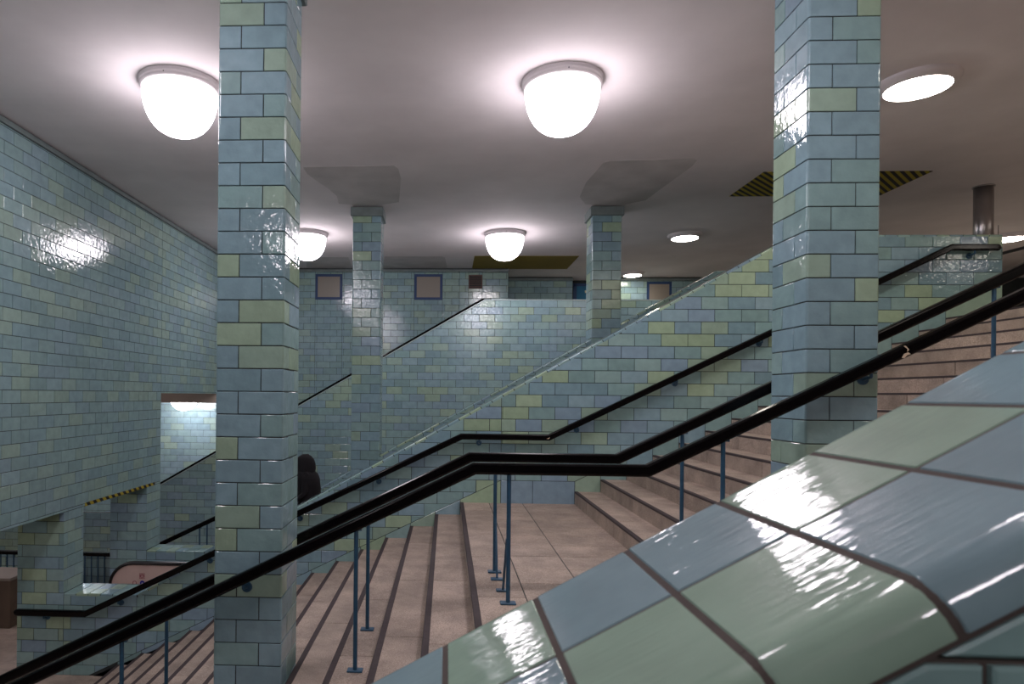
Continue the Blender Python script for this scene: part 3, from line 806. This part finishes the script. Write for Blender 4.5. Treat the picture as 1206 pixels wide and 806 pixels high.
dome_lamp(1.175, 6.965, ZC, 'large lit dome lamp alone in the middle of the ceiling')
dome_lamp(-2.90, 13.44, ZC, 'lit dome lamp half hidden behind the left front pillar, farther back')
dome_lamp(1.143, 13.46, ZC, 'small distant lit dome lamp between the two far pillars')
disc_lamp(4.836, 7.05, ZC, 'flat lit ceiling lamp right of the right front pillar')
disc_lamp(4.788, 13.6, ZC, 'flat lit ceiling lamp above the sloping parapet, right of the far right pillar', r=.33)
disc_lamp(4.894, 17.75, ZC, 'smallest flat lit ceiling lamp before the back wall', r=.30)
disc_lamp(11.2, 13.7, ZC, 'flat lit ceiling lamp at the right picture edge above the parapet end', r=.34)
for x in (-2.89, 1.16):
    side = 'left' if x < 0 else 'right'
    dome_lamp(x, 3.05, ZC, 'lit dome lamp out of view between the foreground wall and the front pillars, '+side+' one')
    dome_lamp(x, -3.45, ZC, 'lit dome lamp out of view behind the camera, '+side+' one')
for (x, y, w_) in ((4.84, 3.05, 'over the upper flight in front'), (11.2, 3.05, 'over the upper hall in front'), (11.2, 7.05, 'over the upper hall beside the stair head'), (4.84, -3.45, 'behind the camera at the right'), (11.2, -3.45, 'behind the camera at the far right')):
    disc_lamp(x, y, ZC, 'flat lit ceiling lamp out of view '+w_)
dome_lamp(-6.62, 16.35, .10, 'lit dome lamp under the low ceiling in the opening of the left wall', 'dome lamps of the lower hall', .36)
for (x, y, w_) in ((-9.6, 16.35, 'farthest'), (-9.6, 10.4, 'middle'), (-9.6, 5.0, 'nearest')): dome_lamp(x, y, .10, 'added lit dome lamp in the lower hall, hidden by the left wall, the '+w_+' one', 'dome lamps of the lower hall', .36)  # unseen lamps added to light the piers and the lower hall

# ================================================================== ESCALATOR BEHIND THE WALL
esc_step = lambda x: -1.50+.5622*x
def escalator(name, ya, yb, stepf, x_foot, x_head, label, steps=True, z_foot=ZB, xend=None):
    root = tag(empty(name, (x_foot, (ya+yb)/2, z_foot)), label, 'escalator'); o0 = root.location
    L = lambda x, y, z: (x-o0.x, y-o0.y, z-o0.z)
    xn = (z_foot-stepf(0))/.5622       # where the slope meets the lower floor
    xh = (ZF-stepf(0))/.5622
    R = .40; zc = z_foot+.6; hx = x_foot+R
    for y in (ya, yb):
        # outline of the balustrade: rounded foot, horizontal, slope, horizontal
        out = [(hx+.0, z_foot)]
        arc = [(hx-R*math.sin(t), zc-R*math.cos(t)) for t in [math.pi*i/16 for i in range(0, 17)]]
        k = z_foot+1.0
        topl = [(xn+.55, k), (xh+.1, ZF+1.0-.03), (x_head, ZF+1.0-.03)]
        low = [(x_head, ZF-.3), (xh+.1, ZF-.3), (xn+.55, z_foot), (hx, z_foot)]
        pan = [(hx, z_foot)]+arc[1:]+topl+[(x_head, ZF-.4), (xh+.2, ZF-.4), (xn+1.1, z_foot)]
        # panel as a thin prism (concave outline is fine, triangulated)
        bm = bmesh.new(); ss = 1 if y == ya else -1
        f0 = [bm.verts.new(L(x, y-.025, z)) for x, z in pan]; f1 = [bm.verts.new(L(x, y+.025, z)) for x, z in pan]
        n = len(pan)
        fa = bm.faces.new(f0); fb = bm.faces.new(f1[::-1])
        for i in range(n): bm.faces.new([f0[i], f1[i], f1[(i+1) % n], f0[(i+1) % n]])
        bmesh.ops.triangulate(bm, faces=[fa, fb]); bmesh.ops.recalc_face_normals(bm, faces=bm.faces)
        bal = link('balustrade', mesh_from(bm), M['pink_steel'], root)
        hp = [(x, z) for x, z in arc[3:]]+topl
        sweep('handrail_belt', [L(x, y, z) for x, z in hp], [(-.045, -.02), (.045, -.02), (.05, .005), (.04, .03), (-.04, .03), (-.05, .005)], M['rubber'], root)
        if y == yb and name == 'escalator':
            for (sx, sz, kind) in ((-5.37, -3.30, 'ring'), (-5.24, -3.18, 'ring'), (-5.235, -3.30, 'disc')):
                bm = bmesh.new()
                if kind == 'ring':
                    add_lathe(bm, [(.026, .001), (.036, .001)], 20); mt = M['red']
                else:
                    add_lathe(bm, [(0, .001), (.042, .001)], 20); mt = M['blue']
                bmesh.ops.rotate(bm, verts=bm.verts, cent=(0, 0, 0), matrix=Matrix.Rotation(math.pi/2, 3, 'X'))
                if kind == 'ring' and sx > -5.3: add_box(bm, (-.03, -.001, -.004), (.03, .001, .004))
                if kind == 'ring' and sx > -5.3:
                    for a in ((-.045, -.045, .045, -.039), (-.045, .039, .045, .045), (-.045, -.045, -.039, .045), (.039, -.045, .045, .045)):
                        add_box(bm, (a[0], -.001, a[1]), (a[2], .001, a[3]))
                o = link('sticker', mesh_from(bm), mt, bal); o.location = L(sx, y-.027, sz)
                if kind == 'disc':
                    q = bmesh.new(); add_box(q, (-.008, -.002, -.024), (.008, .0, .006)); add_lathe(q, [(0, .0), (.001, 0)], 6)
                    w_ = link('pictogram', mesh_from(q), M['white'], bal); w_.location = L(sx, y-.030, sz)
    if steps:
        st = .405
        for i in range(int((xh-xn)/st)):
            xs_ = xn+.05+i*st; z = stepf(xs_)+.02
            bm = bmesh.new(); add_box(bm, L(xs_, ya+.06, z-.2), L(xs_+st-.004, yb-.06, z), .004)
            link('step', mesh_from(bm), M['dark_metal'], root)
        box('landing_plate', L(x_foot-.5, ya, z_foot), L(xn+.3, yb, z_foot+.02), M['stainless'], root)
    return root
escalator('escalator', 9.86, 11.22, esc_step, -5.80, 6.2, 'escalator with black rubber handrail running between the two sloping tiled walls')
esc2 = lambda x: 1.69+.579*x-1.0
# second escalator behind wall C, only its handrail belt shows above the wall top
e2 = tag(empty('escalator', (-8.2, 16.3, ZB)), 'escalator behind the rear tiled parapet, only its black handrail showing', 'escalator', None)
for y in (15.28, 16.95):
    pth = [(-9.0, ZB+1.02), (-7.85, ZB+1.02), (-7.6, copC(-7.6)+.06), (.8, copC(.8)+.06), (1.0, copC(.8)+.06)]
    q = [(x+8.2, y-16.3, z-ZB) for x, z in pth]
    if y < 16: sweep('handrail_belt', q, [(-.04, -.03), (.04, -.03), (.045, .0), (.035, .022), (-.035, .022), (-.045, .0)], M['rail'], e2)
    prism('balustrade', [(0, 0), (9.1, ZT-ZB-1.1), (9.1, ZT-ZB-.15), (.5, .98), (0, .98)], y-16.3-.02, y-16.3+.02, M['stainless'], e2)

# ---- stairs and rail beyond wall B
st2 = tag(empty('staircase', (-5.8, 13.6, ZB)), 'farther stairs between the tiled walls, mostly hidden', 'staircase')
for i in range(20):
    x = -5.5+i*.345; z = ZB+.168*(i+1)
    box('step', (x+5.8, 12.06-13.6, z-ZB-.2), (x+5.8+.40, 15.09-13.6, z-ZB), M['granite'], st2, .004)
def ground2(x): return ZB+.168*max(0, min(20, math.floor((x+5.5)/.345)+1))
for k, (y, lb) in enumerate(((12.55, 'black handrail of the farther stairs, in the opening left of the left front pillar'), (12.95, 'second black handrail of the farther stairs, just behind the first one'))):
    z = lambda x: -2.955+.487*(x+5.54)
    handrail(y, [(-6.05, z(-5.72)), (-5.72, z(-5.72)), (-3.2, z(-3.2))], lb, (-4.75, -3.3), (), None, ground2, 1.1)

# ---- balustrade of bars in the lower hall
gr = tag(empty('guard_railing', (-7.2, 11.9, ZB)), 'guard railing of upright blue bars with a black top rail in the lower hall', 'railing')
box('top_rail', (-1.2, -.03, .935), (1.2, .03, 1.0), M['rail'], gr, .012)
box('bottom_rail', (-1.2, -.015, .1), (1.2, .015, .13), M['steel_blue'], gr, .003)
for k in range(20): tube('bar', (-1.17+k*.123, 0, .12), (-1.17+k*.123, 0, .94), .012, M['steel_blue'], gr, 8)
for x in (-1.19, 1.19): box('post', (x-.02, -.02, 0), (x+.02, .02, .94), M['steel_blue'], gr, .003)
# brown counter-like panel at the left edge, below the lintel
pb = tag(empty('brown_counter', (-8.2, 11.0, ZB)), 'brown panelled counter with a pale top at the lower left edge', 'counter')
box('body', (-.9, -.3, 0), (.95, .3, .80), M['brown'], pb, .006)
box('top', (-.93, -.34, .80), (.98, .34, .85), M['plaster'], pb, .006)
# ---- steel duct on the upper floor
d = tag(empty('ceiling_duct', (8.24, 10.55, ZT-.1)), 'round stainless steel duct rising to the ceiling behind the parapet end', 'duct')
tube('pipe', (0, 0, 0), (0, 0, ZC-ZT+.1), .125, M['stainless'], d, 32)
tube('collar', (0, 0, ZC-ZT+.08), (0, 0, ZC-ZT+.099), .14, M['stainless'], d, 32)
for p in d.children:
    for f in p.data.polygons: f.use_smooth = len(f.vertices) == 4
# ---- dark narrow sign near the right edge
sg = tag(empty('hanging_sign', (10.35, 12.4, 2.72)), 'dark narrow hanging sign beside the parapet end at the right edge', 'sign')
box('board', (-.02, -.6, 0), (.02, .6, .05), M['dark_metal'], sg, .004)
for y in (-.5, .5): tube('hanger', (0, y, .04), (0, y, ZC-2.72), .005, M['dark_metal'], sg, 8)

# ================================================================== PERSON ON THE ESCALATOR
def person(x, y, zfoot, label):
    H = 1.70
    V = {'pel': (0, 0, .92), 'spi': (.01, 0, 1.12), 'che': (.03, 0, 1.32), 'nek': (.06, 0, 1.46), 'hd': (.09, 0, 1.56), 'top': (.09, 0, 1.65),
         'sl': (.03, .17, 1.40), 'el': (.02, .23, 1.14), 'wl': (.20, .24, 1.02), 'hl': (.27, .245, 1.00),
         'sr': (.03, -.17, 1.40), 'er': (.0, -.23, 1.14), 'wr': (.10, -.24, .92), 'hr': (.14, -.24, .85),
         'pl': (0, .09, .88), 'kl': (.04, .10, .50), 'al': (0, .10, .09), 'tl': (.14, .11, .04),
         'pr': (0, -.09, .88), 'kr': (.03, -.10, .50), 'ar': (-.02, -.10, .09), 'tr': (.12, -.11, .04)}
    E_ = [('pel', 'spi'), ('spi', 'che'), ('che', 'nek'), ('nek', 'hd'), ('hd', 'top'), ('che', 'sl'), ('sl', 'el'), ('el', 'wl'), ('wl', 'hl'),
          ('che', 'sr'), ('sr', 'er'), ('er', 'wr'), ('wr', 'hr'), ('pel', 'pl'), ('pl', 'kl'), ('kl', 'al'), ('al', 'tl'), ('pel', 'pr'), ('pr', 'kr'), ('kr', 'ar'), ('ar', 'tr')]
    RR = dict(pel=.14, spi=.135, che=.15, nek=.055, hd=.088, top=.07, sl=.075, el=.05, wl=.033, hl=.03, sr=.075, er=.05, wr=.033, hr=.03,
              pl=.09, kl=.06, al=.042, tl=.035, pr=.09, kr=.06, ar=.042, tr=.035)
    me = bpy.data.meshes.new('body'); ks = list(V); me.from_pydata([V[k] for k in ks], [(ks.index(a), ks.index(b)) for a, b in E_], [])
    o = link('person', me, None); me.materials.append(M['cloth'])
    sk = o.modifiers.new('skin', 'SKIN'); sk.use_smooth_shade = True
    for k, d_ in zip(ks, me.skin_vertices[0].data): d_.radius = (RR[k], RR[k]); d_.use_root = k == 'pel'
    o.modifiers.new('sub', 'SUBSURF').levels = 2; o.modifiers['sub'].render_levels = 2
    o.location = (x, y, zfoot); o.rotation_euler = (0, 0, math.pi); o.scale = (1.05,)*3; tag(o, label, 'person')
    # hooded coat: loft of ellipses (z, cx, rx, ry)
    def loft(name, rings, n=20, mat='cloth', close_top=True):
        bm = bmesh.new(); G = []
        for (z, cx2, rx, ry) in rings:
            G.append([bm.verts.new((cx2+rx*math.cos(2*math.pi*i/n), ry*math.sin(2*math.pi*i/n)*(1+.03*math.sin(5*i)), z+.008*math.sin(3*i))) for i in range(n)])
        for a, b in zip(G, G[1:]):
            for i in range(n): bm.faces.new([a[i], a[(i+1) % n], b[(i+1) % n], b[i]])
        if close_top: bm.faces.new(G[-1])
        bmesh.ops.recalc_face_normals(bm, faces=bm.faces)
        return link(name, mesh_from(bm, smooth=True), M[mat], o)
    loft('coat', [(.62, .0, .19, .24), (.80, .0, .19, .24), (1.0, .0, .175, .22), (1.2, .01, .18, .23), (1.33, .02, .175, .245), (1.40, .03, .16, .235), (1.45, .05, .13, .17), (1.49, .06, .10, .11)])
    # hood with a face opening towards +x
    loft('hood', [(1.44, .05, .135, .15), (1.50, .045, .14, .145), (1.57, .06, .148, .14), (1.63, .07, .138, .128), (1.68, .075, .10, .095), (1.71, .07, .05, .05)])
    bm = bmesh.new(); bmesh.ops.create_uvsphere(bm, u_segments=16, v_segments=12, radius=1)
    for v_ in bm.verts:
        p = v_.co; v_.co = Vector((p.x*.075+.145+(.022 if abs(p.y) < .25 and -.25 < p.z < .1 and p.x > .5 else 0), p.y*.07, p.z*.10+1.57))
    link('face', mesh_from(bm, smooth=True), M['skin'], o)
    # arm sleeve reaching to the belt, shoes
    for nm, pts in (('shoe', (.06, .105)), ('shoe', (.04, -.105))):
        bm = bmesh.new(); bmesh.ops.create_uvsphere(bm, u_segments=12, v_segments=8, radius=1)
        for v_ in bm.verts: p = v_.co; v_.co = Vector((p.x*.14+pts[0], p.y*.05+pts[1], max(0, p.z*.08+.045)))
        link(nm, mesh_from(bm, smooth=True), M['shoe'], o)
    # backpack strap side: nothing more shows
    return o
px_ = -2.20
xn_ = (ZB+1.50)/.5622
i_ = math.floor((px_-xn_-.05)/.405); zs = esc_step(xn_+.05+i_*.405)+.02
person(px_, 10.55, zs, 'person in a dark hooded coat riding the escalator, seen above the sloping wall')
bpy.context.view_layer.update()
